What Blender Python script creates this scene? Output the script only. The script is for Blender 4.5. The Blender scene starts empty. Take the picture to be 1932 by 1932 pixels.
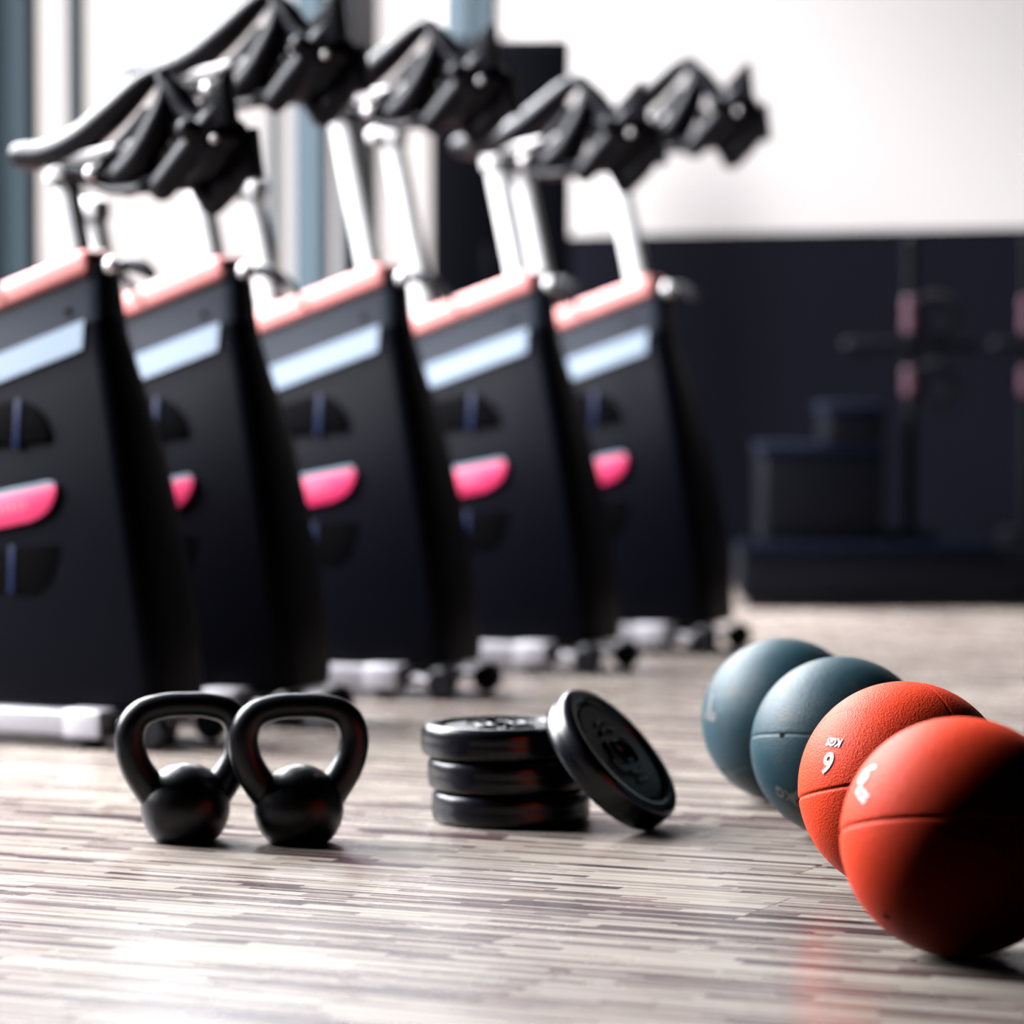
import bpy, bmesh, math, random
import numpy as np
from mathutils import Vector, Matrix

random.seed(7)
C = bpy.context.scene.collection
R = math.radians
PI = math.pi

# ------------------------------------------------------------------ camera
F = 6842.0            # focal length in pixels of the 1932 px frame (85 mm on a 24 mm high frame)
CAMZ = 0.60
PITCH = math.atan(282.0 / F)
cd = bpy.data.cameras.new('camera')
cam = bpy.data.objects.new('camera', cd)
C.objects.link(cam)
cam.location = (0, 0, CAMZ)
cam.rotation_euler = (PI / 2 - PITCH, 0, 0)
cd.sensor_fit = 'HORIZONTAL'
cd.sensor_width = 24.0
cd.lens = 24.0 * F / 1932.0
cd.clip_start = 0.05
cd.clip_end = 100
cd.dof.use_dof = True
cd.dof.focus_distance = 4.12
cd.dof.aperture_fstop = 1.9
bpy.context.scene.camera = cam

# ------------------------------------------------------------------ sky and exposure
sc = bpy.context.scene
sc.view_settings.view_transform = 'Standard'
sc.view_settings.look = 'None'
sc.view_settings.exposure = 0.0
sc.view_settings.gamma = 1.0
sc.view_settings.use_curve_mapping = False
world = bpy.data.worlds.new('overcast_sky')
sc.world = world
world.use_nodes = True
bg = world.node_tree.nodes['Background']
# overcast sky, hazy and dim near the horizon, bright high up
wn = world.node_tree
wtc = wn.nodes.new('ShaderNodeTexCoord')
wsx = wn.nodes.new('ShaderNodeSeparateXYZ')
wn.links.new(wtc.outputs['Generated'], wsx.inputs[0])
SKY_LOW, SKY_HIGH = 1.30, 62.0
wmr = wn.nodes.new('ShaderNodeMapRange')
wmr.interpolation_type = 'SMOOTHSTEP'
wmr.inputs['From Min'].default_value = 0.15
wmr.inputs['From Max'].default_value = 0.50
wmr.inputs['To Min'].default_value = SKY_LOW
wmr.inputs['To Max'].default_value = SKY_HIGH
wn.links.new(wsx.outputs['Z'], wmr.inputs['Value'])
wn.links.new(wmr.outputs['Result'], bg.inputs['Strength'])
wcr = wn.nodes.new('ShaderNodeMix'); wcr.data_type = 'RGBA'
wcr.inputs['A'].default_value = (1.0, 0.90, 0.895, 1)
wcr.inputs['B'].default_value = (0.97, 0.965, 1.0, 1)
wm2 = wn.nodes.new('ShaderNodeMapRange')
wm2.inputs['From Min'].default_value = 0.08; wm2.inputs['From Max'].default_value = 0.25
wn.links.new(wsx.outputs['Z'], wm2.inputs['Value'])
wn.links.new(wm2.outputs['Result'], wcr.inputs['Factor'])
wn.links.new(wcr.outputs['Result'], bg.inputs['Color'])
sc.cycles.max_bounces = 6
sc.cycles.diffuse_bounces = 0
sc.cycles.glossy_bounces = 4
sc.cycles.transparent_max_bounces = 8
sc.cycles.caustics_reflective = False
sc.cycles.caustics_refractive = False
sc.cycles.sample_clamp_indirect = 6.0

# room frame: K = far left corner, V runs away from the camera along the window wall, U along the end wall
TH = R(27.5)
U = Vector((math.cos(TH), -math.sin(TH), 0))
V = Vector((math.sin(TH), math.cos(TH), 0))
K = Vector((0.2077, 10.6, 0))
def room(t, s, z=0.0):
    return K - V * t + U * s + Vector((0, 0, z))
RH = 3.6
WIN_Z0, WIN_Z1 = 0.35, 3.3

# windows along the window wall: (t0, t1)
WINDOWS = [(0.58, 1.121), (1.276, 1.622), (1.622, 2.50), (2.513, 2.92), (3.10, 4.10), (4.20, 5.20), (5.30, 6.45)]
for (a, b) in ((0.58, 2.92), (3.10, 6.45)):
    ld = bpy.data.lights.new('window_portal', 'AREA')
    ld.shape = 'RECTANGLE'
    ld.size = b - a
    ld.size_y = WIN_Z1 - WIN_Z0
    ld.cycles.is_portal = True
    lo = bpy.data.objects.new('window_portal', ld)
    C.objects.link(lo)
    lo.location = room((a + b) / 2, -0.16, (WIN_Z0 + WIN_Z1) / 2)
    zax = -U
    xax = V
    yax = zax.cross(xax)
    lo.matrix_world = Matrix.Translation(lo.location) @ Matrix((xax, yax, zax)).transposed().to_4x4()

# ------------------------------------------------------------------ pixel helpers
def ray(px, py):
    d = Vector(((px - 966) / F, (966 - py) / F, -1.0))
    d.rotate(cam.rotation_euler)
    return d
CO = Vector((0, 0, CAMZ))
def ground(px, py, z=0.0):
    d = ray(px, py)
    return CO + d * ((z - CAMZ) / d.z)

# ------------------------------------------------------------------ materials
def mat(name, col, rough=0.5, metal=0.0, spec=0.5, coat=0.0, bump=None, mottle=None, sheen=0.0):
    m = bpy.data.materials.new(name)
    m.use_nodes = True
    nt = m.node_tree
    p = nt.nodes['Principled BSDF']
    p.inputs['Base Color'].default_value = (*col, 1)
    p.inputs['Roughness'].default_value = rough
    p.inputs['Metallic'].default_value = metal
    p.inputs['Specular IOR Level'].default_value = spec
    p.inputs['Coat Weight'].default_value = coat
    p.inputs['Coat Roughness'].default_value = 0.15
    p.inputs['Sheen Weight'].default_value = sheen
    tc = nt.nodes.new('ShaderNodeTexCoord')
    if bump:
        kind, scale, strength, dist = bump
        if kind == 'noise':
            t = nt.nodes.new('ShaderNodeTexNoise'); t.inputs['Scale'].default_value = scale
            t.inputs['Detail'].default_value = 3
            out = t.outputs['Fac']
        else:
            t = nt.nodes.new('ShaderNodeTexVoronoi'); t.inputs['Scale'].default_value = scale
            out = t.outputs['Distance']
        nt.links.new(tc.outputs['Object'], t.inputs['Vector'])
        b = nt.nodes.new('ShaderNodeBump')
        b.inputs['Strength'].default_value = strength
        b.inputs['Distance'].default_value = dist
        nt.links.new(out, b.inputs['Height'])
        nt.links.new(b.outputs['Normal'], p.inputs['Normal'])
    if mottle:
        col2, scale, lo, hi = mottle
        n = nt.nodes.new('ShaderNodeTexNoise'); n.inputs['Scale'].default_value = scale
        n.inputs['Detail'].default_value = 5; n.inputs['Roughness'].default_value = 0.65
        nt.links.new(tc.outputs['Object'], n.inputs['Vector'])
        mr = nt.nodes.new('ShaderNodeMapRange')
        mr.inputs['From Min'].default_value = lo; mr.inputs['From Max'].default_value = hi
        nt.links.new(n.outputs['Fac'], mr.inputs['Value'])
        mx = nt.nodes.new('ShaderNodeMix'); mx.data_type = 'RGBA'
        mx.inputs['A'].default_value = (*col, 1); mx.inputs['B'].default_value = (*col2, 1)
        nt.links.new(mr.outputs['Result'], mx.inputs['Factor'])
        nt.links.new(mx.outputs['Result'], p.inputs['Base Color'])
    return m

M = {}
M['wall_white'] = mat('white_wall_paint', (0.40, 0.375, 0.365), 0.8, spec=0.1, bump=('noise', 60, 0.05, 0.002))
M['wall_dark'] = mat('navy_wall_paint', (0.0014, 0.0016, 0.0042), 0.8, spec=0.04, bump=('noise', 60, 0.05, 0.002))
M['wall_far'] = mat('charcoal_wall_paint', (0.006, 0.006, 0.008), 0.8, bump=('noise', 40, 0.05, 0.002))
M['ceiling'] = mat('ceiling_paint', (0.012, 0.012, 0.014), 0.9, bump=('noise', 40, 0.05, 0.002))
M['frame'] = mat('grey_window_frame', (0.028, 0.042, 0.052), 0.6, spec=0.15, bump=('noise', 90, 0.02, 0.001))
M['frame_dark'] = mat('dark_window_frame', (0.012, 0.014, 0.022), 0.5, bump=('noise', 90, 0.02, 0.001))
M['iron'] = mat('black_painted_cast_iron', (0.006, 0.007, 0.011), 0.33, spec=0.26, bump=('noise', 140, 0.25, 0.0015), mottle=((0.03, 0.022, 0.018), 190, 0.68, 0.74))
M['vinyl'] = mat('black_vinyl', (0.004, 0.0045, 0.009), 0.27, spec=0.30, bump=('noise', 220, 0.12, 0.0006))
M['vinyl_face'] = mat('matt_black_vinyl', (0.016, 0.018, 0.020), 0.45, spec=0.3, bump=('noise', 300, 0.15, 0.0005))
M['red_rubber'] = mat('orange_red_rubber', (0.98, 0.070, 0.022), 0.5, spec=0.09, bump=('voronoi', 480, 0.55, 0.0010))
M['teal_rubber'] = mat('teal_rubber', (0.012, 0.048, 0.066), 0.48, spec=0.24, bump=('voronoi', 480, 0.5, 0.0010), mottle=((0.09, 0.060, 0.040), 16, 0.54, 0.70))
M['print'] = mat('white_print', (0.85, 0.83, 0.86), 0.5, bump=('noise', 300, 0.05, 0.0003))
M['print_edge'] = mat('grey_print_outline', (0.10, 0.16, 0.19), 0.5, bump=('noise', 300, 0.05, 0.0003))
M['print_dim'] = mat('worn_grey_print', (0.22, 0.21, 0.20), 0.6, bump=('noise', 300, 0.05, 0.0003))
M['valve'] = mat('black_valve_rubber', (0.001, 0.001, 0.002), 0.7, spec=0.05, bump=('noise', 300, 0.05, 0.0003))
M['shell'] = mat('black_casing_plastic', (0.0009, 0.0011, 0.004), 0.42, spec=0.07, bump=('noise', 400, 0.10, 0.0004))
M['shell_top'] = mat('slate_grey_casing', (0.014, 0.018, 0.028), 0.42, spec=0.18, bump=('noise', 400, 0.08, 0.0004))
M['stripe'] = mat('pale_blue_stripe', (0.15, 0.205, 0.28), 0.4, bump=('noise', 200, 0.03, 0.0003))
M['rail'] = mat('salmon_pink_rail', (0.92, 0.33, 0.31), 0.5, coat=0.0, bump=('noise', 200, 0.03, 0.0003))
M['logo'] = mat('pink_red_badge', (0.72, 0.03, 0.13), 0.4, coat=0.3, bump=('noise', 200, 0.03, 0.0003))
M['logo_text'] = mat('grey_badge_lettering', (0.30, 0.22, 0.25), 0.4, bump=('noise', 200, 0.03, 0.0003))
M['vent'] = mat('dark_vent', (0.0004, 0.0004, 0.001), 0.8, spec=0.03, bump=('noise', 200, 0.03, 0.0003))
M['vent_bar'] = mat('blue_vent_bar', (0.006, 0.012, 0.05), 0.4, spec=0.2, bump=('noise', 200, 0.03, 0.0003))
M['chrome'] = mat('brushed_chrome', (0.82, 0.80, 0.80), 0.28, metal=0.35, bump=('noise', 200, 0.04, 0.0003))
M['white_metal'] = mat('white_coated_steel', (0.86, 0.84, 0.84), 0.3, metal=0.0, coat=0.4, bump=('noise', 200, 0.03, 0.0003))
M['base_metal'] = mat('silver_base_paint', (0.50, 0.48, 0.52), 0.4, metal=0.3, bump=('noise', 200, 0.04, 0.0003))
M['grip'] = mat('black_grip_rubber', (0.0025, 0.0025, 0.006), 0.42, spec=0.16, bump=('noise', 300, 0.15, 0.0005))
M['black_plastic'] = mat('black_plastic', (0.003, 0.003, 0.006), 0.4, spec=0.25, bump=('noise', 300, 0.1, 0.0005))
M['cabinet'] = mat('black_cabinet_finish', (0.001, 0.001, 0.003), 0.7, spec=0.05, bump=('noise', 120, 0.05, 0.0005))
M['steel_dark'] = mat('dark_powder_coat', (0.0015, 0.0018, 0.004), 0.5, spec=0.1, bump=('noise', 200, 0.05, 0.0005))
M['blue_dark'] = mat('dark_blue_plastic', (0.0012, 0.0025, 0.009), 0.6, spec=0.08, bump=('noise', 200, 0.05, 0.0005))
M['mauve'] = mat('mauve_plastic', (0.06, 0.02, 0.035), 0.4, bump=('noise', 200, 0.05, 0.0005))

def glass_mat():
    m = bpy.data.materials.new('window_glass')
    m.use_nodes = True
    nt = m.node_tree
    nt.nodes.clear()
    o = nt.nodes.new('ShaderNodeOutputMaterial')
    t = nt.nodes.new('ShaderNodeBsdfTransparent')
    t.inputs['Color'].default_value = (0.97, 0.98, 0.98, 1)
    g = nt.nodes.new('ShaderNodeBsdfGlossy')
    g.inputs['Roughness'].default_value = 0.02
    mx = nt.nodes.new('ShaderNodeMixShader')
    mx.inputs['Fac'].default_value = 0.05
    nt.links.new(t.outputs[0], mx.inputs[1]); nt.links.new(g.outputs[0], mx.inputs[2])
    nt.links.new(mx.outputs[0], o.inputs['Surface'])
    return m
M['glass'] = glass_mat()

def floor_mat():
    m = bpy.data.materials.new('striped_laminate_floor')
    m.use_nodes = True
    nt = m.node_tree
    N = nt.nodes; L = nt.links
    p = N['Principled BSDF']
    def math_(op, a, b=None, c=None):
        n = N.new('ShaderNodeMath'); n.operation = op
        for i, v in enumerate((a, b, c)):
            if v is None: continue
            if isinstance(v, (int, float)): n.inputs[i].default_value = v
            else: L.new(v, n.inputs[i])
        return n.outputs[0]
    tc = N.new('ShaderNodeTexCoord')
    mp = N.new('ShaderNodeMapping'); mp.inputs['Rotation'].default_value = (0, 0, R(25.2))
    L.new(tc.outputs['Object'], mp.inputs['Vector'])
    sx = N.new('ShaderNodeSeparateXYZ'); L.new(mp.outputs[0], sx.inputs[0])
    P, Q = sx.outputs['X'], sx.outputs['Y']       # P along the boards, Q across
    W = 0.175; LEN = 1.28
    q = math_('DIVIDE', math_('SUBTRACT', Q, 3.615), W)
    k = math_('FLOOR', q)
    qf = math_('FRACT', q)
    shift = math_('ADD', math_('MULTIPLY', k, 0.667), math_('MULTIPLY', math_('MULTIPLY', k, k), -0.349))
    pp = math_('DIVIDE', math_('SUBTRACT', math_('SUBTRACT', P, -1.44), math_('SUBTRACT', shift, 0.0)), LEN)
    pk = math_('FLOOR', pp)
    pf = math_('FRACT', pp)
    e1 = math_('LESS_THAN', math_('ABSOLUTE', math_('SUBTRACT', pf, 0.0)), 0.0011)
    e2 = math_('LESS_THAN', qf, 0.008)
    seam = math_('MAXIMUM', e1, math_('MULTIPLY', e2, 0.55))
    # strips inside a board
    def strips(n_per, lmin, seed):
        s = math_('MULTIPLY', q, n_per)
        si = math_('FLOOR', s)
        wn = N.new('ShaderNodeTexWhiteNoise'); wn.noise_dimensions = '2D'
        cv = N.new('ShaderNodeCombineXYZ'); L.new(si, cv.inputs[0]); cv.inputs[1].default_value = seed
        L.new(cv.outputs[0], wn.inputs['Vector'])
        ln = math_('ADD', math_('MULTIPLY', wn.outputs['Value'], lmin * 1.5), lmin)
        sep = N.new('ShaderNodeSeparateColor'); L.new(wn.outputs['Color'], sep.inputs[0])
        pos = math_('ADD', math_('DIVIDE', P, ln), math_('MULTIPLY', sep.outputs['Green'], 17.0))
        pi_ = math_('FLOOR', pos)
        w2 = N.new('ShaderNodeTexWhiteNoise'); w2.noise_dimensions = '3D'
        c2 = N.new('ShaderNodeCombineXYZ'); L.new(si, c2.inputs[0]); L.new(pi_, c2.inputs[1]); L.new(pk, c2.inputs[2])
        L.new(c2.outputs[0], w2.inputs['Vector'])
        return w2.outputs['Value']
    v1 = strips(10, 0.16, 3.0)
    v2 = strips(23, 0.12, 11.0)
    v = math_('ADD', math_('MULTIPLY', v1, 0.55), math_('MULTIPLY', v2, 0.45))
    nz = N.new('ShaderNodeTexNoise'); nz.inputs['Scale'].default_value = 1.0; nz.inputs['Detail'].default_value = 3
    mp2 = N.new('ShaderNodeMapping'); mp2.inputs['Scale'].default_value = (14, 260, 1)
    L.new(mp.outputs[0], mp2.inputs['Vector']); L.new(mp2.outputs[0], nz.inputs['Vector'])
    v = math_('ADD', v, math_('MULTIPLY', math_('SUBTRACT', nz.outputs['Fac'], 0.5), 0.22))
    cr = N.new('ShaderNodeValToRGB')
    cr.color_ramp.elements[0].position = 0.20; cr.color_ramp.elements[0].color = (0.041, 0.022, 0.027, 1)
    cr.color_ramp.elements[1].position = 0.78; cr.color_ramp.elements[1].color = (0.372, 0.330, 0.286, 1)
    for pos, col in ((0.33, (0.112, 0.076, 0.072, 1)), (0.45, (0.223, 0.183, 0.162, 1)), (0.58, (0.298, 0.254, 0.221, 1))):
        e = cr.color_ramp.elements.new(pos); e.color = col
    L.new(v, cr.inputs['Fac'])
    mx = N.new('ShaderNodeMix'); mx.data_type = 'RGBA'
    mx.inputs['B'].default_value = (0.03, 0.02, 0.025, 1)
    L.new(cr.outputs['Color'], mx.inputs['A']); L.new(seam, mx.inputs['Factor'])
    L.new(mx.outputs['Result'], p.inputs['Base Color'])
    n3 = N.new('ShaderNodeTexNoise'); n3.inputs['Scale'].default_value = 9.0; n3.inputs['Detail'].default_value = 4
    L.new(tc.outputs['Object'], n3.inputs['Vector'])
    mr = N.new('ShaderNodeMapRange'); mr.inputs['To Min'].default_value = 0.20; mr.inputs['To Max'].default_value = 0.32
    L.new(n3.outputs['Fac'], mr.inputs['Value']); L.new(mr.outputs['Result'], p.inputs['Roughness'])
    b = N.new('ShaderNodeBump'); b.inputs['Strength'].default_value = 0.25; b.inputs['Distance'].default_value = 0.001
    b.invert = True
    L.new(seam, b.inputs['Height']); L.new(b.outputs['Normal'], p.inputs['Normal'])
    p.inputs['Specular IOR Level'].default_value = 0.20
    return m
M['floor'] = floor_mat()

# ------------------------------------------------------------------ mesh helpers
def obj(name, bm, m, parent=None, smooth=True, auto=35, loc=None):
    me = bpy.data.meshes.new(name)
    bmesh.ops.recalc_face_normals(bm, faces=bm.faces)
    if smooth:
        for f in bm.faces: f.smooth = True
        for e in bm.edges:
            if len(e.link_faces) == 2 and e.calc_face_angle(0) > R(auto): e.smooth = False
    bm.to_mesh(me); bm.free()
    o = bpy.data.objects.new(name, me)
    C.objects.link(o)
    for mm in (m if isinstance(m, (list, tuple)) else [m]): me.materials.append(mm)
    if parent is not None: o.parent = parent
    if loc is not None: o.location = loc
    return o
def thing(name, label, cat, loc=(0, 0, 0), rotz=0.0, group=None):
    o = bpy.data.objects.new(name, None)
    o.empty_display_size = 0.1
    C.objects.link(o)
    o.location = loc; o.rotation_euler = (0, 0, rotz)
    o['label'] = label; o['category'] = cat
    if group: o['group'] = group
    return o
def tag(o, label, cat, group=None):
    o['label'] = label; o['category'] = cat
    if group: o['group'] = group
    return o
def struct(name, bm, m, parent=None, smooth=False):
    o = obj(name, bm, m, parent, smooth)
    if parent is None: o['kind'] = 'structure'
    return o
def box(bm, lo, hi, bev=0.0, mtx=None, mi=0):
    v = []
    for x in (lo[0], hi[0]):
        for y in (lo[1], hi[1]):
            for z in (lo[2], hi[2]):
                v.append(bm.verts.new((x, y, z)))
    idx = ((0, 1, 3, 2), (4, 6, 7, 5), (0, 4, 5, 1), (2, 3, 7, 6), (0, 2, 6, 4), (1, 5, 7, 3))
    fs = [bm.faces.new([v[i] for i in q]) for q in idx]
    for f in fs: f.material_index = mi
    allv = list(v)
    if bev > 0:
        es = list({e for f in fs for e in f.edges})
        r = bmesh.ops.bevel(bm, geom=es, offset=bev, segments=3, profile=0.5, affect='EDGES')
        vs = set()
        for f in r['faces']: vs.update(f.verts)
        for x in v:
            if x.is_valid: vs.add(x)
        # faces remaining
        allv = list(vs | {w for f in fs if f.is_valid for w in f.verts})
    if mtx is not None: bmesh.ops.transform(bm, matrix=mtx, verts=[x for x in allv if x.is_valid])
    return allv
def catmull(pts, n=8):
    P = [np.array(p, float) for p in pts]
    P = [2 * P[0] - P[1]] + P + [2 * P[-1] - P[-2]]
    out = []
    for i in range(1, len(P) - 2):
        for k in range(n):
            t = k / n
            out.append(0.5 * ((2 * P[i]) + (-P[i - 1] + P[i + 1]) * t + (2 * P[i - 1] - 5 * P[i] + 4 * P[i + 1] - P[i + 2]) * t * t + (-P[i - 1] + 3 * P[i] - 3 * P[i + 1] + P[i + 2]) * t ** 3))
    out.append(P[-2])
    return out
def tube(bm, pts, rad, seg=14, n=6, flat=1.0, cap=True, side=(0, 1, 0), smoothpath=True, mi=0):
    """pts: list of (x,y,z); rad: scalar or list; flat scales the width along `side`; rounded ends"""
    rr = rad if isinstance(rad, (list, tuple)) else [rad] * len(pts)
    q = [tuple(p) + (r,) for p, r in zip(pts, rr)]
    path = catmull(q, n) if smoothpath and len(pts) > 2 else [np.array(x, float) for x in q]
    if cap:
        def capring(a, b):
            d = a[:3] - b[:3]; d /= np.linalg.norm(d)
            res = []
            for k in (0.5, 0.85, 0.98):
                p = a.copy(); p[:3] = a[:3] + d * a[3] * k; p[3] = a[3] * math.sqrt(max(0, 1 - k * k)); res.append(p)
            return res
        s = capring(path[0], path[1]); e = capring(path[-1], path[-2])
        path = s[::-1] + path + e
    S = np.array(side, float)
    rings = []
    for i, p in enumerate(path):
        a = path[max(0, i - 1)][:3]; b = path[min(len(path) - 1, i + 1)][:3]
        t = b - a; t /= np.linalg.norm(t)
        s = S - t * S.dot(t)
        if np.linalg.norm(s) < 1e-3: s = np.array((1.0, 0, 0)) - t * t[0]
        s /= np.linalg.norm(s)
        u = np.cross(t, s)
        ring = []
        for k in range(seg):
            an = 2 * PI * k / seg
            ring.append(bm.verts.new(p[:3] + s * math.cos(an) * p[3] * flat + u * math.sin(an) * p[3]))
        rings.append(ring)
    fs = []
    for i in range(len(rings) - 1):
        for k in range(seg):
            fs.append(bm.faces.new((rings[i][k], rings[i][(k + 1) % seg], rings[i + 1][(k + 1) % seg], rings[i + 1][k])))
    fs.append(bm.faces.new(rings[0][::-1])); fs.append(bm.faces.new(rings[-1]))
    for f in fs: f.material_index = mi
def lathe(bm, prof, seg=64, mtx=None, closed=False, mi=0):
    rings = []
    new = []
    for (r, z) in prof:
        if r < 1e-6:
            v = bm.verts.new((0, 0, z)); rings.append([v]); new.append(v)
        else:
            ring = [bm.verts.new((r * math.cos(2 * PI * k / seg), r * math.sin(2 * PI * k / seg), z)) for k in range(seg)]
            rings.append(ring); new += ring
    pairs = list(zip(rings[:-1], rings[1:]))
    if closed: pairs.append((rings[-1], rings[0]))
    for a, b in pairs:
        for k in range(seg):
            k2 = (k + 1) % seg
            if len(a) == 1 and len(b) == 1: continue
            if len(a) == 1: f = bm.faces.new((a[0], b[k], b[k2]))
            elif len(b) == 1: f = bm.faces.new((a[k], a[k2], b[0]))
            else: f = bm.faces.new((a[k], a[k2], b[k2], b[k]))
            f.material_index = mi
    if mtx is not None: bmesh.ops.transform(bm, matrix=mtx, verts=new)
    return new
def prism(bm, poly, y0, y1, bev=0.0, mtx=None, mi=0):
    """poly in (x,z) extruded along y"""
    a = [bm.verts.new((x, y0, z)) for x, z in poly]
    b = [bm.verts.new((x, y1, z)) for x, z in poly]
    fs = [bm.faces.new(a), bm.faces.new(b[::-1])]
    n = len(poly)
    for i in range(n): fs.append(bm.faces.new((a[i], b[i], b[(i + 1) % n], a[(i + 1) % n])))
    for f in fs: f.material_index = mi
    verts = a + b
    if bev > 0:
        es = list(set(fs[0].edges) | set(fs[1].edges))
        r = bmesh.ops.bevel(bm, geom=es, offset=bev, segments=2, profile=0.5, affect='EDGES')
        verts = list({w for f in list(r['faces']) + [g for g in fs if g.is_valid] for w in f.verts})
    if mtx is not None: bmesh.ops.transform(bm, matrix=mtx, verts=[v for v in verts if v.is_valid])
def sphere(bm, c, r, seg=20, mi=0):
    res = bmesh.ops.create_uvsphere(bm, u_segments=seg, v_segments=seg // 2, radius=r, matrix=Matrix.Translation(c))
    for v in res['verts']:
        for f in v.link_faces: f.material_index = mi
def cyl(bm, a, b, r, seg=24, bev=0.002):
    a = Vector(a); b = Vector(b); h = (b - a).length
    q = (b - a).to_track_quat('Z', 'Y').to_matrix().to_4x4()
    bv = min(bev, r * 0.4, h * 0.4)
    lathe(bm, [(0, 0), (r - bv, 0), (r, bv), (r, h - bv), (r - bv, h), (0, h)], seg, Matrix.Translation(a) @ q)

ROOM = Matrix.Translation(K) @ Matrix((U, -V, Vector((0, 0, 1)))).transposed().to_4x4()   # local x = s, y = t, z
def rbox(bm, s0, s1, t0, t1, z0, z1, bev=0.0):
    box(bm, (s0, t0, z0), (s1, t1, z1), bev, ROOM)

# ------------------------------------------------------------------ the room
S1, T1 = 7.6, 12.6
bm = bmesh.new(); rbox(bm, -0.2, S1 + 0.15, 0.40, T1 + 0.15, -0.12, 0.0)
struct('floor', bm, M['floor'])
bm = bmesh.new(); rbox(bm, -0.2, S1 + 0.15, 0.40, T1 + 0.15, RH, RH + 0.1)
struct('ceiling', bm, M['ceiling'])
# end wall, white above and navy below
WAIN = 0.948
T0 = 0.55            # the end wall stands at this t
bm = bmesh.new(); rbox(bm, -0.2, S1 + 0.15, T0 - 0.15, T0, 0.0, RH)
struct('wall_back', bm, M['wall_white'])
bm = bmesh.new(); rbox(bm, 0.0, S1, T0, T0 + 0.012, 0.0, WAIN)
struct('trim_1', bm, M['wall_dark'])
bm = bmesh.new(); rbox(bm, S1, S1 + 0.15, 0.55, T1, 0.0, RH)
struct('wall_right', bm, M['wall_far'])
bm = bmesh.new(); rbox(bm, -0.2, S1 + 0.15, T1, T1 + 0.15, 0.0, RH)
struct('wall_front', bm, M['wall_far'])
# window wall: sill, header and piers
bm = bmesh.new()
rbox(bm, -0.15, 0.0, 0.55, T1, 0.0, WIN_Z0)
rbox(bm, -0.15, 0.0, 0.55, T1, WIN_Z1, RH)
for (a, b) in ((0.55, 0.58), (2.962, 3.10), (6.45, T1)):
    rbox(bm, -0.15, 0.0, a, b, WIN_Z0, WIN_Z1)
struct('wall_left', bm, M['frame'])
n = 0
for (a, b) in WINDOWS:
    n += 1
    fm = bmesh.new()
    w = 0.018
    rbox(fm, -0.072, -0.058, a, a + w, WIN_Z0, WIN_Z1); rbox(fm, -0.072, -0.058, b - w, b, WIN_Z0, WIN_Z1)
    rbox(fm, -0.072, -0.058, a + w, b - w, WIN_Z0, WIN_Z0 + 0.04); rbox(fm, -0.072, -0.058, a + w, b - w, WIN_Z1 - 0.04, WIN_Z1)
    o = struct('window_%d' % n, fm, M['frame'])
    pm = bmesh.new(); rbox(pm, -0.068, -0.062, a + w, b - w, WIN_Z0 + 0.04, WIN_Z1 - 0.04)
    obj('pane', pm, M['glass'], o, smooth=False)
# mullions
bm = bmesh.new(); rbox(bm, -0.075, -0.045, 1.121, 1.276, WIN_Z0, WIN_Z1, 0.004)
struct('trim_2', bm, M['frame_dark'])
bm = bmesh.new(); rbox(bm, -0.072, -0.042, 2.50, 2.513, WIN_Z0, WIN_Z1, 0.004)
struct('trim_3', bm, M['frame'])
bm = bmesh.new(); rbox(bm, -0.15, 0.12, 2.92, 2.962, 0.0, RH, 0.004)
struct('trim_4', bm, M['frame'])
bm = bmesh.new(); rbox(bm, 0.0, 0.088, 1.60, 1.644, 0.0, RH, 0.004)
struct('trim_7', bm, M['frame'])
k = 5
for t in (4.10, 5.20):
    bm = bmesh.new(); rbox(bm, -0.12, 0.0, t, t + 0.1, WIN_Z0, WIN_Z1, 0.004)
    struct('trim_%d' % k, bm, M['frame']); k += 1

# ------------------------------------------------------------------ tall black cabinet in the corner
cabx = thing('tall_cabinet', 'tall plain black cabinet standing in the far corner beside the bright windows', 'cabinet', room(0.62, 0.48), -TH)
bm = bmesh.new()
Dc = 9.4
# placed where it stands: front face between two bearings, 1.48 m high
xa, xb = (812 - 966) / F * Dc, (1077 - 966) / F * Dc
cabx.location = (xa, Dc, 0); cabx.rotation_euler = (0, 0, 0)
wc = xb - xa
box(bm, (0, 0.0, 0.06), (wc, 0.25, 1.437), 0.012)
obj('body', bm, M['cabinet'], cabx)
bm = bmesh.new(); box(bm, (0.02, 0.02, 0.0), (wc - 0.02, 0.23, 0.06), 0.003)
obj('plinth', bm, M['steel_dark'], cabx)
for x0, x1 in ((0.006, wc / 2 - 0.002), (wc / 2 + 0.002, wc - 0.006)):
    bm = bmesh.new(); box(bm, (x0, -0.018, 0.08), (x1, -0.001, 1.42), 0.004)
    d = obj('door', bm, M['cabinet'], cabx)
    hx = x1 - 0.03 if x0 < 0.05 else x0 + 0.03
    bm = bmesh.new(); tube(bm, [(hx, -0.02, 0.75), (hx, -0.045, 0.76), (hx, -0.045, 0.88), (hx, -0.02, 0.89)], 0.006, 10)
    obj('handle', bm, M['steel_dark'], d)

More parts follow.
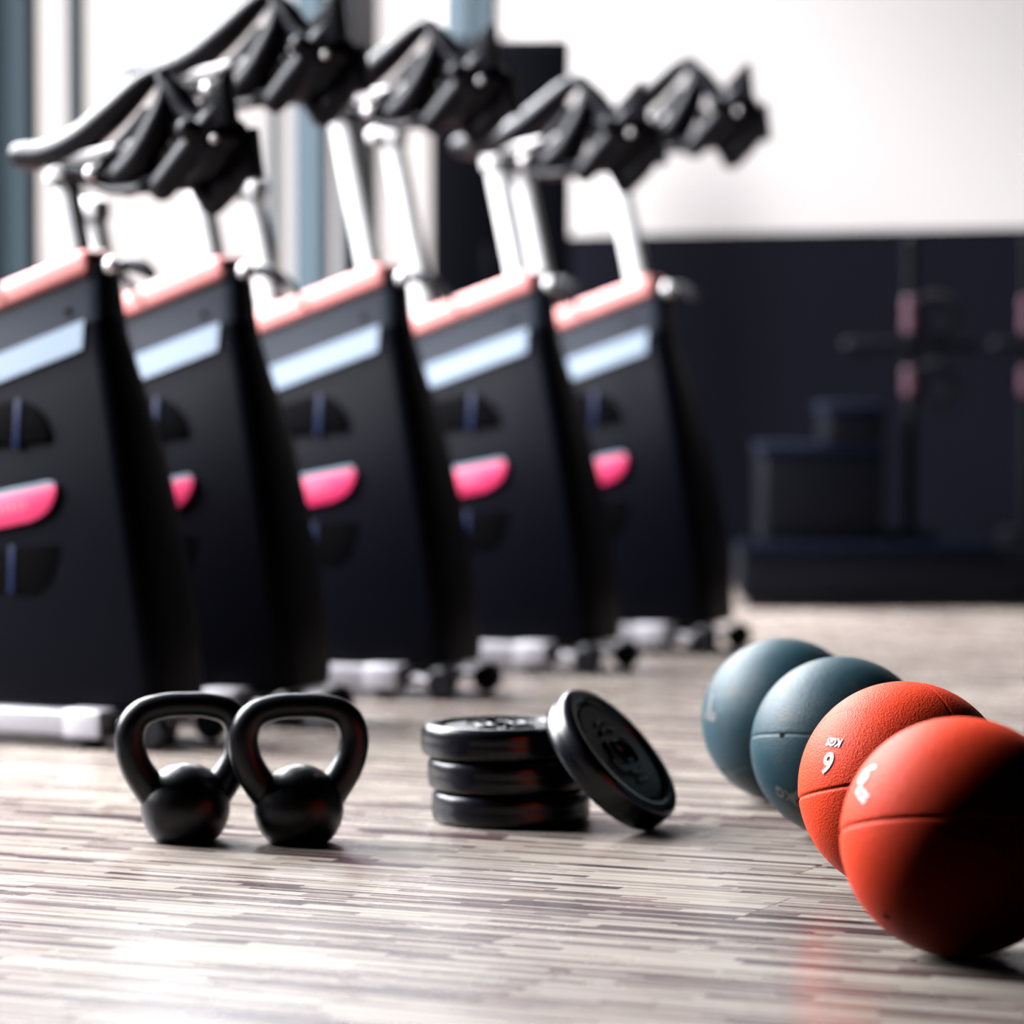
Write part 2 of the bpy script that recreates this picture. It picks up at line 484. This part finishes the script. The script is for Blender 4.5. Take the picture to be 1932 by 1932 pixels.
# ------------------------------------------------------------------ spin bikes
RING = [  # z at a=0, a_front, a_back, half width, tilt
    (0.752, 0.000, -0.62, 0.033, 0.33),
    (0.705, 0.003, -0.62, 0.036, 0.33),
    (0.662, 0.007, -0.62, 0.040, 0.33),
    (0.640, 0.010, -0.62, 0.042, 0.33),
    (0.580, 0.028, -0.62, 0.051, 0.31),
    (0.460, 0.062, -0.61, 0.072, 0.24),
    (0.360, 0.086, -0.60, 0.081, 0.16),
    (0.260, 0.106, -0.59, 0.085, 0.10),
    (0.160, 0.122, -0.58, 0.085, 0.05),
    (0.085, 0.128, -0.57, 0.084, 0.01),
    (0.062, 0.126, -0.56, 0.078, 0.00)]
def ring_pts(z, af, ab, hw, tl, off=0.0, bulge=True, nose=None):
    pts = []
    # front cap: rounded nose; flank; back cap
    nr = 0.030 if nose is None else nose
    nf = 7
    for k in range(nf + 1):           # from near side to far side around the front
        an = -PI / 2 + PI * k / nf
        ca, sa = math.cos(an), math.sin(an)
        y = math.copysign(abs(sa) ** 0.55, sa) * (hw + off)
        x = af - 0.004 + nr * (abs(ca) ** 0.8) + (off if k not in (0, nf) else 0)
        pts.append((x, y))
    for k in range(5):
        y = (hw + off) * (1 - k / 2.0)
        x = ab - 0.02 * (1 - (1 - k / 2.0) ** 2)
        pts.append((x, y))
    return [(x, y, z + tl * min(x, 0.02)) for x, y in pts]
def loft(bm, rings, mis=None, cap=True):
    R_ = [[bm.verts.new(p) for p in r] for r in rings]
    n = len(R_[0])
    for i in range(len(R_) - 1):
        for k in range(n):
            f = bm.faces.new((R_[i][k], R_[i][(k + 1) % n], R_[i + 1][(k + 1) % n], R_[i + 1][k]))
            if mis: f.material_index = mis[i]
    if cap:
        bm.faces.new(R_[0]); bm.faces.new(R_[-1][::-1])

C1 = Vector((-0.667, 5.70, 0))
SLAT = 0.395
def place_bike(t):
    return C1 + V * (t + 0.037)

def spin_bike(t, ztop, label, seatz):
    root = thing('spin_bike', label, 'exercise bike', place_bike(t), -TH, 'spin bikes in a row by the windows')
    # casing
    bm = bmesh.new()
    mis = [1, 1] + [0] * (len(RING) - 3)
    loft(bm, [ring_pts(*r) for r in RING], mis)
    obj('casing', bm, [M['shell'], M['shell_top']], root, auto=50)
    # top rail
    bm = bmesh.new()
    rm = Matrix.Translation((0.0, 0, 0.757)) @ Matrix.Rotation(-math.atan(0.33), 4, 'Y')
    box(bm, (-0.66, -0.043, -0.022), (0.006, 0.043, 0.024), 0.014, rm)
    obj('top_rail', bm, M['rail'], root)
    # pale stripe on each flank
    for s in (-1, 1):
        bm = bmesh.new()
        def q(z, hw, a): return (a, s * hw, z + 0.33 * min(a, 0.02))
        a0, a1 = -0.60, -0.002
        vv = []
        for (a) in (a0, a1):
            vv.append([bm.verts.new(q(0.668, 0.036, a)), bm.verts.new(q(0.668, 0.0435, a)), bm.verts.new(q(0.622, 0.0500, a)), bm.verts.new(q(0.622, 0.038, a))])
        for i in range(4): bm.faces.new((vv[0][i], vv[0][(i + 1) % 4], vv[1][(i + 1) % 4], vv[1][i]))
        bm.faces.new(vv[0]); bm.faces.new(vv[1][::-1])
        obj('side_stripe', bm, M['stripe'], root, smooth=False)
        # badge, tilted ten degrees, with a grey strip along the top
        bm = bmesh.new()
        bz = Matrix.Translation((-0.050, s * 0.0815, 0.385)) @ Matrix.Rotation(R(-10.5), 4, 'Y') @ Matrix.Rotation(R(s * 4.2), 4, 'X')
        poly = [(-0.24, 0.019), (-0.24, -0.030), (-0.03, -0.030), (-0.010, -0.026), (0.008, -0.017), (0.020, -0.003), (0.025, 0.010), (0.025, 0.019)]
        prism(bm, poly, -0.006, 0.006, 0.0015, bz)
        bd = obj('badge', bm, M['logo'], root, auto=30)
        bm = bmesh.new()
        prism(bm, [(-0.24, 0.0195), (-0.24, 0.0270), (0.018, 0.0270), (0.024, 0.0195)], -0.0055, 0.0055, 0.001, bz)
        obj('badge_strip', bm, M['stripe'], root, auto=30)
        bm = bmesh.new()
        x = -0.215
        rnd = random.Random(5)
        while x < -0.03:
            w_ = rnd.choice((0.006, 0.008, 0.010))
            yo = s * 0.0068
            box(bm, (x, min(yo, yo - s * 0.001), -0.010), (x + w_ * 0.45, max(yo, yo - s * 0.001), 0.004), 0, bz)
            x += w_ + 0.005
        obj('badge_lettering', bm, M['logo_text'], bd, smooth=False)
        # vents
        for (pz, hz, pl) in ((0.505, 0.032, [(-0.20, -0.038), (-0.025, -0.030), (-0.022, -0.016), (-0.035, 0.008), (-0.058, 0.028), (-0.085, 0.038), (-0.20, 0.010)]),
                             (0.275, 0.032, [(-0.20, -0.036), (-0.035, -0.040), (-0.008, -0.020), (0.006, 0.020), (0.008, 0.040), (-0.05, 0.036), (-0.20, 0.012)])):
            hw = 0.0675 if pz > 0.4 else 0.0845
            vz = Matrix.Translation((-0.03, s * (hw - 0.0035), pz)) @ Matrix.Rotation(R(s * (6.0 if pz > 0.4 else 3.0)), 4, 'X')
            bm = bmesh.new(); prism(bm, pl, -0.005, 0.005, 0.001, vz)
            vt = obj('vent', bm, M['vent'], root, auto=30)
            bm = bmesh.new(); box(bm, (-0.086, -0.0068, -0.040), (-0.077, 0.0068, 0.036), 0.001, vz)
            obj('vent_bar', bm, M['vent_bar'], vt)
        bm = bmesh.new(); cyl(bm, (-0.038, s * 0.036, 0.682), (-0.038, s * 0.043, 0.682), 0.006, 16)
        obj('screw', bm, M['black_plastic'], root)
    # handlebar post leaning back
    za, zb = 0.74, ztop
    ax = lambda z: -0.038 - 0.225 * (z - 0.75)
    bm = bmesh.new()
    tube(bm, [(ax(za), 0, za), (ax(zb), 0, zb)], 0.0235, 20, cap=False, flat=0.8)
    p = obj('handlebar_post', bm, M['white_metal'], root)
    bm = bmesh.new()
    cyl(bm, (ax(zb) + 0.004, 0, zb - 0.022), (ax(zb) - 0.001, 0, zb + 0.004), 0.029, 28, 0.005)
    obj('post_collar', bm, M['white_metal'], root)
    # slider with knob
    sx, sz = ax(zb), zb
    bm = bmesh.new()
    rm = Matrix.Translation((sx, 0, sz + 0.012)) @ Matrix.Rotation(R(-9), 4, 'Y')
    box(bm, (-0.028, -0.017, -0.010), (0.165, 0.017, 0.009), 0.004, rm)
    sl = obj('slider', bm, M['chrome'], root)
    bm = bmesh.new(); sphere(bm, (0.083 + sx, -0.036, sz - 0.008), 0.0125); cyl(bm, (0.083 + sx, -0.03, sz - 0.004), (0.083 + sx, 0.0, sz + 0.012), 0.006)
    obj('knob', bm, M['chrome'], sl)
    bm = bmesh.new(); tube(bm, [(sx + 0.088, -0.03, sz - 0.028), (sx + 0.12, -0.034, sz - 0.036), (sx + 0.175, -0.036, sz - 0.034)], [0.007, 0.008, 0.009], 10)
    obj('lever', bm, M['black_plastic'], sl)
    # handlebar: T is the tip of the grip nearest the rider
    tx, tz = sx - 0.075, sz + 0.025
    def hp(a, z, y=0.0): return (tx + a, y, tz + z)
    bm = bmesh.new()
    tube(bm, [hp(0.200, -0.040), hp(0.232, -0.012), hp(0.264, 0.045), hp(0.276, 0.088), hp(0.266, 0.120)], [0.030, 0.031, 0.025, 0.018, 0.011], 16, flat=1.3)
    tube(bm, [hp(0.262, 0.118), hp(0.290, 0.090), hp(0.318, 0.055), hp(0.350, 0.032), hp(0.385, 0.020)], [0.011, 0.017, 0.020, 0.025, 0.032], 16, flat=1.3)
    tube(bm, [hp(0.050, -0.012), hp(0.12, -0.030), hp(0.20, -0.045), hp(0.29, -0.046), hp(0.345, -0.028), hp(0.375, 0.010)], [0.012, 0.018, 0.020, 0.018, 0.028, 0.032], 16, flat=1.4)
    tube(bm, [hp(0.29, 0.010), hp(0.325, -0.030), hp(0.345, -0.070)], [0.016, 0.022, 0.018], 14)
    hb = obj('handlebar', bm, M['grip'], root)
    bm = bmesh.new()
    tube(bm, [hp(0.0, 0.0), hp(0.055, 0.000), hp(0.115, 0.022), hp(0.175, 0.062), hp(0.225, 0.102), hp(0.258, 0.122)], [0.021, 0.025, 0.0255, 0.024, 0.019, 0.011], 20, flat=1.2)
    obj('grip', bm, M['grip'], hb)
    bm = bmesh.new()
    tube(bm, [hp(0.07, -0.022), hp(0.13, -0.022), hp(0.185, 0.002), hp(0.222, 0.036), hp(0.238, 0.056)], [0.014, 0.016, 0.017, 0.016, 0.014], 16, flat=1.1)
    obj('lower_grip', bm, M['grip'], hb)
    # forward horns with pointed ends
    for (p0, p1, yy) in (((0.285, -0.058), (0.392, 0.062), -0.030), ((0.350, -0.080), (0.412, -0.018), 0.012)):
        bm = bmesh.new()
        tube(bm, [hp(p0[0], p0[1], yy), hp((p0[0] + p1[0]) / 2 + 0.002, (p0[1] + p1[1]) / 2, yy), hp(p1[0], p1[1], yy)], [0.022, 0.023, 0.019], 14)
        hn = obj('horn', bm, M['grip'], hb)
        bm = bmesh.new()
        mt = Matrix.Translation(hp(p1[0], p1[1], yy))
        prism(bm, [(-0.034, 0.004), (0.014, 0.050), (0.024, -0.026), (0.002, -0.030)], -0.018, 0.018, 0.005, mt)
        obj('horn_end', bm, M['grip'], hn)
    bm = bmesh.new()
    tube(bm, [hp(0.350, 0.028, -0.06), hp(0.356, 0.010, 0.0), hp(0.350, 0.028, 0.06)], 0.018, 14)
    obj('cross_bar', bm, M['grip'], hb)
    for (a_, z_, y_) in ((0.335, -0.010, -0.045), (0.392, 0.012, -0.050)):
        bm = bmesh.new(); sphere(bm, hp(a_, z_, y_), 0.007)
        obj('bolt_cap', bm, M['chrome'], hb)
    # front knob
    bm = bmesh.new(); sphere(bm, (0.030, -0.012, 0.752), 0.0145); cyl(bm, (-0.006, -0.012, 0.745), (0.026, -0.012, 0.752), 0.007)
    obj('tension_knob', bm, M['chrome'], root)
    bm = bmesh.new(); tube(bm, [(0.0, 0.03, 0.750), (0.03, 0.035, 0.755), (0.055, 0.035, 0.750), (0.075, 0.03, 0.740)], [0.008, 0.011, 0.012, 0.009], 12)
    obj('brake_handle', bm, M['black_plastic'], root)
    # seat post with socket, clamp lever and clamp
    bx = lambda z: -0.262 - 0.225 * (z - 0.76)
    bm = bmesh.new(); tube(bm, [(bx(0.655), 0, 0.655), (bx(0.755), 0, 0.755)], 0.027, 20, cap=False)
    so = obj('seat_socket', bm, M['white_metal'], root)
    bm = bmesh.new(); tube(bm, [(bx(0.745) + 0.02, -0.03, 0.757), (bx(0.745) + 0.055, -0.036, 0.752), (bx(0.745) + 0.105, -0.040, 0.700)], [0.009, 0.008, 0.005], 10)
    obj('clamp_lever', bm, M['black_plastic'], so)
    bm = bmesh.new(); tube(bm, [(bx(0.75), 0, 0.75), (bx(seatz), 0, seatz)], 0.021, 20, cap=False)
    obj('seat_post', bm, M['white_metal'], root)
    bm = bmesh.new(); box(bm, (bx(seatz) - 0.03, -0.024, seatz - 0.03), (bx(seatz) + 0.028, 0.024, seatz + 0.01), 0.01)
    sphere(bm, (bx(seatz) - 0.018, -0.036, seatz - 0.012), 0.014)
    obj('seat_clamp', bm, M['white_metal'], root)
    # base frame
    bm = bmesh.new()
    box(bm, (-0.66, -0.124, 0.020), (0.02, -0.084, 0.058), 0.004)
    box(bm, (-0.66, 0.084, 0.020), (0.02, 0.124, 0.058), 0.004)
    box(bm, (0.026, -0.085, 0.024), (0.082, 0.085, 0.052), 0.005)
    box(bm, (-0.60, -0.085, 0.022), (-0.55, 0.085, 0.052), 0.005)
    obj('base_frame', bm, M['base_metal'], root)
    for s in (-1, 1):
        bm = bmesh.new(); box(bm, (0.014, s * 0.105 - 0.024, 0.018), (0.082, s * 0.105 + 0.024, 0.062), 0.004)
        eb = obj('end_block', bm, M['base_metal'], root)
        bm = bmesh.new(); cyl(bm, (0.048, s * 0.105, 0.0), (0.048, s * 0.105, 0.020), 0.023, 28, 0.005)
        obj('foot', bm, M['black_plastic'], eb)
        bm = bmesh.new(); cyl(bm, (-0.62, s * 0.105, 0.0), (-0.62, s * 0.105, 0.020), 0.021, 28, 0.005)
        obj('foot', bm, M['black_plastic'], root)
    bm = bmesh.new(); cyl(bm, (0.066, 0.105, 0.060), (0.066, 0.105, 0.080), 0.007); sphere(bm, (0.066, 0.105, 0.088), 0.010)
    obj('transport_bolt', bm, M['chrome'], root)
    for s in (-1, 1):
        bm = bmesh.new(); cyl(bm, (0.150, s * 0.085 - 0.012, 0.030), (0.150, s * 0.085 + 0.012, 0.030), 0.029, 28, 0.006)
        wl = obj('transport_wheel', bm, M['black_plastic'], root)
        bm = bmesh.new(); tube(bm, [(0.08, s * 0.085, 0.038), (0.15, s * 0.085, 0.030)], 0.009, 10)
        obj('wheel_bracket', bm, M['base_metal'], root)
    return root

spin_bike(0.0, 0.905, 'nearest spin bike at left, its casing cut by the photo edge, long pink badge', 0.86)
spin_bike(0.398, 1.065, 'second spin bike from the left, slate grey casing, only the tip of its badge showing', 0.87)
spin_bike(0.936, 1.06, 'third spin bike in the row, the middle one, with full magenta badge in view', 0.93)
spin_bike(1.519, 1.0, 'fourth spin bike in the row, its handlebar in front of the tall black cabinet', 1.06)
spin_bike(2.06, 1.075, 'farthest spin bike at right end of the row, handlebar horns against the white wall', 1.02)

# ------------------------------------------------------------------ kettlebells
def kettlebell(px, py, yaw, label):
    g = ground(px, py)
    root = thing('kettlebell', label, 'kettlebell', (g.x, g.y, 0), yaw, 'black kettlebells on the floor')
    bm = bmesh.new()
    Rb, zc = 0.0560, 0.0430
    prof = [(0, 0.0), (0.034, 0.0), (0.0365, 0.0012)]
    a0 = math.asin((0.0045 - zc) / Rb)
    a0 = -0.74
    for k in range(0, 33):
        a = a0 + (PI / 2 - a0) * k / 32
        r = Rb * math.cos(a); z = zc + Rb * math.sin(a)
        prof.append((r if k < 32 else 0, z))
    lathe(bm, prof, 72)
    obj('bell', bm, M['iron'], root)
    bm = bmesh.new()
    L_ = [(-0.034, 0.055), (-0.0450, 0.069), (-0.0580, 0.088), (-0.0668, 0.108), (-0.0698, 0.130), (-0.0650, 0.1500), (-0.0510, 0.1640), (-0.026, 0.1708), (0, 0.1718)]
    r_ = [0.0225, 0.0212, 0.0202, 0.0194, 0.0188, 0.0181, 0.0168, 0.0159, 0.0157]
    P_ = L_ + [(-x, z) for x, z in L_[-2::-1]]
    rr = r_ + r_[-2::-1]
    tube(bm, [(x, 0, z) for x, z in P_], rr, 28, 6, flat=1.0, cap=False)
    obj('handle', bm, M['iron'], root)
    return root
kettlebell(350, 1587, R(13), 'left kettlebell, its handle partly hidden behind the other black kettlebell')
kettlebell(564, 1590, R(13), 'right kettlebell in front, whole black handle showing, standing on the striped floor')

# ------------------------------------------------------------------ weight plates
PR, PT = 0.104, 0.0423
def plate_parts(root, mtx=None):
    h = PT / 2
    top = [(0.0135, h - 0.0065), (0.0155, h - 0.0045), (0.028, h - 0.0045), (0.074, h - 0.0045), (0.0765, h - 0.0085), (0.080, h - 0.0085), (0.083, h - 0.0015), (0.086, h), (0.095, h), (0.0995, h - 0.0015), (0.1025, h - 0.005), (0.1037, h - 0.010), (0.104, 0.0035)]
    prof = top + [(0.1036, 0.001), (0.1036, -0.001)] + [(r, -z) for r, z in top[::-1]]
    bm = bmesh.new()
    lathe(bm, prof, 128, mtx, closed=True)
    for f in bm.faces:
        c = f.calc_center_median()
    d = obj('disc', bm, M['vinyl'], root, auto=45)
    bm = bmesh.new()
    for s in (1, -1):
        pr = [(0.0145, s * (h - 0.006)), (0.0145, s * (h - 0.001)), (0.0165, s * h), (0.019, s * (h - 0.001)), (0.0195, s * (h - 0.006))]
        lathe(bm, pr, 48, mtx, closed=True)
    obj('hub_ring', bm, M['vinyl'], root)
    for s in (1, -1):
        bm = bmesh.new()
        pr = [(0.0205, s * (h - 0.0060)), (0.0205, s * (h - 0.0040)), (0.0725, s * (h - 0.0040)), (0.0735, s * (h - 0.0060))]
        lathe(bm, pr, 96, mtx, closed=True)
        obj('face_panel', bm, M['vinyl_face'], root, auto=45)
        # raised moulded marks around the hub
        bm = bmesh.new()
        zz = s * (h - 0.0030)
        m0 = mtx if mtx is not None else Matrix.Identity(4)
        for (a0, a1, r) in ((150, 215, 0.036), (-30, 35, 0.036), (60, 118, 0.034), (240, 300, 0.034)):
            pts = [m0 @ Vector((r * math.cos(R(a)), r * math.sin(R(a)), zz)) for a in np.linspace(a0, a1, 7)]
            tube(bm, pts, 0.0032, 10, 2)
        for (a0, a1, r) in ((160, 200, 0.048), (-20, 22, 0.048), (100, 130, 0.047)):
            pts = [m0 @ Vector((r * math.cos(R(a)), r * math.sin(R(a)), zz)) for a in np.linspace(a0, a1, 6)]
            tube(bm, pts, 0.0026, 10, 2)
        obj('raised_marking', bm, M['vinyl'], root)
s_sc = None
stack = [(964, 0.0005, 'bottom weight plate of the stack of three, lying flat on the floor', 0.2),
         (956.5, PT + 0.0015, 'middle weight plate of the stack of three, between the top and bottom plates', 1.4),
         (944, 2 * PT + 0.0025, 'top weight plate of the stack of three, its moulded face catching light', 2.3)]
DST = 4.731
for (px, z, lab, rz) in stack:
    root = thing('weight_plate', lab, 'weight plate', ((px - 966) / F * DST, DST, z), rz, 'black weight plates')
    plate_parts(root, Matrix.Translation((0, 0, PT / 2)))
# leaning plate: face normal nrm, resting on the floor and against the top plate
nrm = Vector((0.70, -0.30, 0.65)).normalized()
dn = Vector((0, 0, -1)); dn = (dn - nrm * dn.dot(nrm)).normalized()
hor = nrm.cross(dn)
def lowest(c):
    best = 1e9
    for s in (-1, 1):
        for (r, w) in ((0.0995, PT / 2 - 0.0015), (0.1025, PT / 2 - 0.005), (0.095, PT / 2), (0.1037, PT / 2 - 0.01)):
            best = min(best, (c + nrm * s * w + dn * r).z)
    return best
ctr = Vector((0.128, 4.655, 0.1))
ctr.z -= lowest(ctr) - 0.0004
zax = nrm; xax = -dn; yax = zax.cross(xax)
rootl = thing('weight_plate', 'weight plate leaning at a slant against the right side of the plate stack', 'weight plate', ctr, 0, 'black weight plates')
rootl.rotation_euler = Matrix((xax, yax, zax)).transposed().to_euler()
plate_parts(rootl)

# ------------------------------------------------------------------ medicine balls
bmi = bmesh.new()
bmesh.ops.create_icosphere(bmi, subdivisions=8, radius=1.0)
ico = bpy.data.meshes.new('ico'); bmi.to_mesh(ico); bmi.free()
nv = len(ico.vertices)
base = np.empty(nv * 3); ico.vertices.foreach_get('co', base); base = base.reshape(-1, 3)
base /= np.linalg.norm(base, axis=1)[:, None]

def hit(px, py, c, r):
    d = ray(px, py).normalized()
    oc = CO - c
    b = d.dot(oc); q = oc.dot(oc) - r * r
    disc = b * b - q
    t = -b - math.sqrt(max(disc, 0.0))
    return ((CO + d * t) - c).normalized()

def ball_text(root, c, r, px, py, body, size, ang, m, outline=None, shear=0.0):
    n0 = hit(px, py, c, r)
    up = Vector((0, 0, 1)); up = (up - n0 * up.dot(n0)).normalized()
    right = up.cross(n0)
    ca, sa = math.cos(ang), math.sin(ang)
    r2 = right * ca + up * sa; u2 = up * ca - right * sa
    def build(nm, mm, off, lift, par):
        cu = bpy.data.curves.new('lettering', 'FONT')
        cu.body = body; cu.size = size; cu.align_x = 'CENTER'; cu.align_y = 'CENTER'
        cu.offset = off; cu.resolution_u = 4; cu.shear = shear
        to = bpy.data.objects.new('lettering', cu); C.objects.link(to)
        dg = bpy.context.evaluated_depsgraph_get()
        me = bpy.data.meshes.new_from_object(to.evaluated_get(dg))
        bpy.data.objects.remove(to); bpy.data.curves.remove(cu)
        b = bmesh.new(); b.from_mesh(me); bpy.data.meshes.remove(me)
        bmesh.ops.remove_doubles(b, verts=b.verts, dist=1e-6)
        bmesh.ops.triangulate(b, faces=b.faces)
        bmesh.ops.subdivide_edges(b, edges=b.edges, cuts=3, use_grid_fill=True)
        bmesh.ops.triangulate(b, faces=b.faces)
        for v in b.verts:
            x, y = v.co.x, v.co.y
            rad = math.hypot(x, y)
            th = rad / r
            d = (r2 * x + u2 * y) / rad if rad > 1e-9 else Vector()
            v.co = (n0 * math.cos(th) + d * math.sin(th)) * (r + lift)
        return obj(nm, b, mm, par, auto=60)
    o = build('lettering', m, 0.025 * size, 0.0010, root)
    if outline: build('lettering_outline', outline, 0.025 * size + 0.0006, 0.0006, o)
    return o

def medicine_ball(cx, cy, rpx, label, m, great=(), small=(), valve=None, texts=(), group=None):
    s = (cy + rpx - 684) / CAMZ
    r = rpx / s
    d = F / s
    c = Vector(((cx - 966) / F * d, d, r))
    root = thing('medicine_ball', label, 'medicine ball', (c.x, c.y, c.z), 0, group)
    root.location = (c.x, c.y, 0)
    P = base.copy()
    disp = np.zeros(nv)
    def groove(nrm_, off, w, dep):
        global disp_
        x = (P @ np.array(nrm_) - off) * r
        return dep * np.exp(-(x / w) ** 2)
    for (p1, p2, w, dep) in great:
        a = hit(*p1, c, r); b = hit(*p2, c, r)
        n_ = a.cross(b).normalized()
        disp = np.maximum(disp, groove(n_, 0.0, w, dep))
    for (p1, p2, p3, w, dep) in small:
        a, b, e = (hit(*p, c, r) for p in (p1, p2, p3))
        n_ = (b - a).cross(e - a).normalized()
        disp = np.maximum(disp, groove(n_, n_.dot(a), w, dep))
    if valve:
        a = np.array(hit(*valve, c, r))
        x = np.linalg.norm(P - a, axis=1) * r
        disp = np.maximum(disp, 0.0016 * np.exp(-(x / 0.003) ** 4))
    co = P * (r - disp)[:, None]
    me = ico.copy(); me.name = 'rubber_shell'
    me.vertices.foreach_set('co', co.astype(np.float32).ravel())
    me.polygons.foreach_set('use_smooth', np.ones(len(me.polygons), bool))
    me.materials.append(m); me.update()
    o = bpy.data.objects.new('rubber_shell', me); C.objects.link(o); o.parent = root; o.location = (0, 0, r)
    if valve:
        a = hit(*valve, c, r)
        bm = bmesh.new(); q = a.to_track_quat('Z', 'Y').to_matrix().to_4x4()
        lathe(bm, [(0, 0.0006), (0.0020, 0.0008), (0.0036, 0.0006), (0.0042, -0.0002), (0.0042, -0.003), (0, -0.003)], 24, Matrix.Translation(a * (r - 0.0004)) @ q)
        obj('valve', bm, M['valve'], o)
    for (px, py, body, size, ang, mm, outl, sh) in texts:
        ball_text(o, c, r, px, py, body, size, ang, mm, outl, sh)
    return root

GB = 'medicine balls in a row at the right'
medicine_ball(1480, 1360, 155, 'farthest teal medicine ball, first in the row, pale numeral near its left edge', M['teal_rubber'],
    great=[((1362, 1455), (1420, 1440), 0.0016, 0.0012)], valve=(1363, 1454),
    texts=[(1341, 1328, '1', 0.034, R(0), M['print_dim'], None, 0), (1341, 1352, 'KGS', 0.016, R(0), M['print_dim'], None, 0)], group=GB)
medicine_ball(1589, 1411, 171, 'second teal medicine ball, seam with black valve dot facing the camera', M['teal_rubber'],
    great=[((1425, 1388), (1520, 1386), 0.0014, 0.0014)], valve=(1475, 1387),
    texts=[(1480, 1497, 'KG', 0.020, R(160), M['print_dim'], None, 0), (1508, 1503, '9', 0.042, R(160), M['print_dim'], None, 0)], group=GB)
medicine_ball(1709, 1488, 201, 'orange-red medicine ball printed 6 KGS upside down, third in the row', M['red_rubber'],
    great=[((1512, 1503), (1622, 1479), 0.0018, 0.0020), ((1742, 1291), (1795, 1348), 0.0013, 0.0008)],
    small=[((1566, 1352), (1612, 1340), (1690, 1362), 0.0016, 0.0006)],
    texts=[(1564, 1438, '6', 0.033, R(180), M['print'], M['print_edge'], 0.12), (1575, 1400, 'KGS', 0.0130, R(180), M['print'], M['print_edge'], 0.12)], group=GB)
medicine_ball(1815, 1582, 227, 'nearest orange-red medicine ball, cut by the right edge of the photo', M['red_rubber'],
    great=[((1598, 1560), (1760, 1541), 0.0020, 0.0020), ((1690, 1722), (1850, 1622), 0.0014, 0.0006)],
    small=[((1852, 1505), (1880, 1474), (1925, 1464), 0.0016, 0.0007)], valve=(1672, 1730),
    texts=[(1634, 1461, '6', 0.036, R(-20), M['print'], None, 0.12), (1626, 1499, 'KGS', 0.0150, R(-20), M['print'], None, 0.12)], group=GB)
bpy.data.meshes.remove(ico)

# ------------------------------------------------------------------ dark equipment along the end wall
def at(px, d, z=0.0): return Vector(((px - 966) / F * d, d, z))
# low platform
p0 = at(1395, 8.78)
plat = thing('storage_platform', 'long low black storage platform along the foot of the navy wall', 'platform', p0, 0)
bm = bmesh.new(); box(bm, (0, 0.0, 0.03), (1.0, 0.22, 0.155), 0.012); obj('deck', bm, M['steel_dark'], plat)
bm = bmesh.new(); box(bm, (0.02, 0.02, 0.0), (0.98, 0.20, 0.03), 0.002); obj('plinth', bm, M['black_plastic'], plat)
bm = bmesh.new(); box(bm, (0.0, -0.012, 0.135), (0.62, 0.0, 0.165), 0.004); obj('edge_strip', bm, M['blue_dark'], plat)
# stack of boxes
for i, (x0, x1, z0, z1, lab) in enumerate(((1440, 1668, 0.157, 0.40, 'lower dark storage box on the low platform, widest of the pair'),
                                            (1560, 1668, 0.402, 0.50, 'small blue-black storage box on top of the wider dark box'))):
    q = at(x0, 8.86, z0); w = (x1 - x0) / F * 8.86
    b = thing('storage_box', lab, 'box', q, 0)
    bm = bmesh.new(); box(bm, (0, 0, 0), (w, 0.30, z1 - z0 - 0.012), 0.01); obj('tub', bm, M['steel_dark'], b)
    bm = bmesh.new(); box(bm, (-0.006, -0.006, z1 - z0 - 0.030), (w + 0.006, 0.306, z1 - z0), 0.006); obj('lid', bm, M['blue_dark'], b)
# plate stands
def stand(px, d, label, a0=-0.155, a1=0.15):
    st = thing('weight_stand', label, 'weight stand', at(px, d, 0.157), 0)
    bm = bmesh.new(); box(bm, (-0.06, -0.08, 0), (0.06, 0.08, 0.03), 0.006); obj('foot_plate', bm, M['steel_dark'], st)
    bm = bmesh.new(); cyl(bm, (0, 0, 0.03), (0, 0, 0.74), 0.014, 20, 0.004); obj('pole', bm, M['steel_dark'], st)
    bm = bmesh.new(); tube(bm, [(a0, -0.02, 0.485), (a1, -0.02, 0.485)], 0.016, 14); obj('arm', bm, M['steel_dark'], st)
    for z0, z1 in ((0.565, 0.605), (0.515, 0.560), (0.36, 0.43)):
        bm = bmesh.new(); cyl(bm, (0, 0, z0), (0, 0, z1), 0.020, 20, 0.006); obj('collar', bm, M['mauve'], st)
    bm = bmesh.new(); sphere(bm, (0, 0, 0.745), 0.016); obj('cap', bm, M['steel_dark'], st)
    for z in (0.555, 0.385):
        bm = bmesh.new()
        lathe(bm, [(0.030, -0.012), (0.058, -0.012), (0.062, 0), (0.058, 0.012), (0.030, 0.012)], 40, Matrix.Translation((0.060, 0.0, z)) @ Matrix.Rotation(PI / 2, 4, 'X'), closed=True)
        obj('ring', bm, M['black_plastic'], st)
stand(1717, 8.98, 'dark upright stand with mauve collars and round rings before the navy wall')
stand(1938, 8.98, 'second dark upright stand, only its left arm in view at the right edge', -0.08, 0.15)
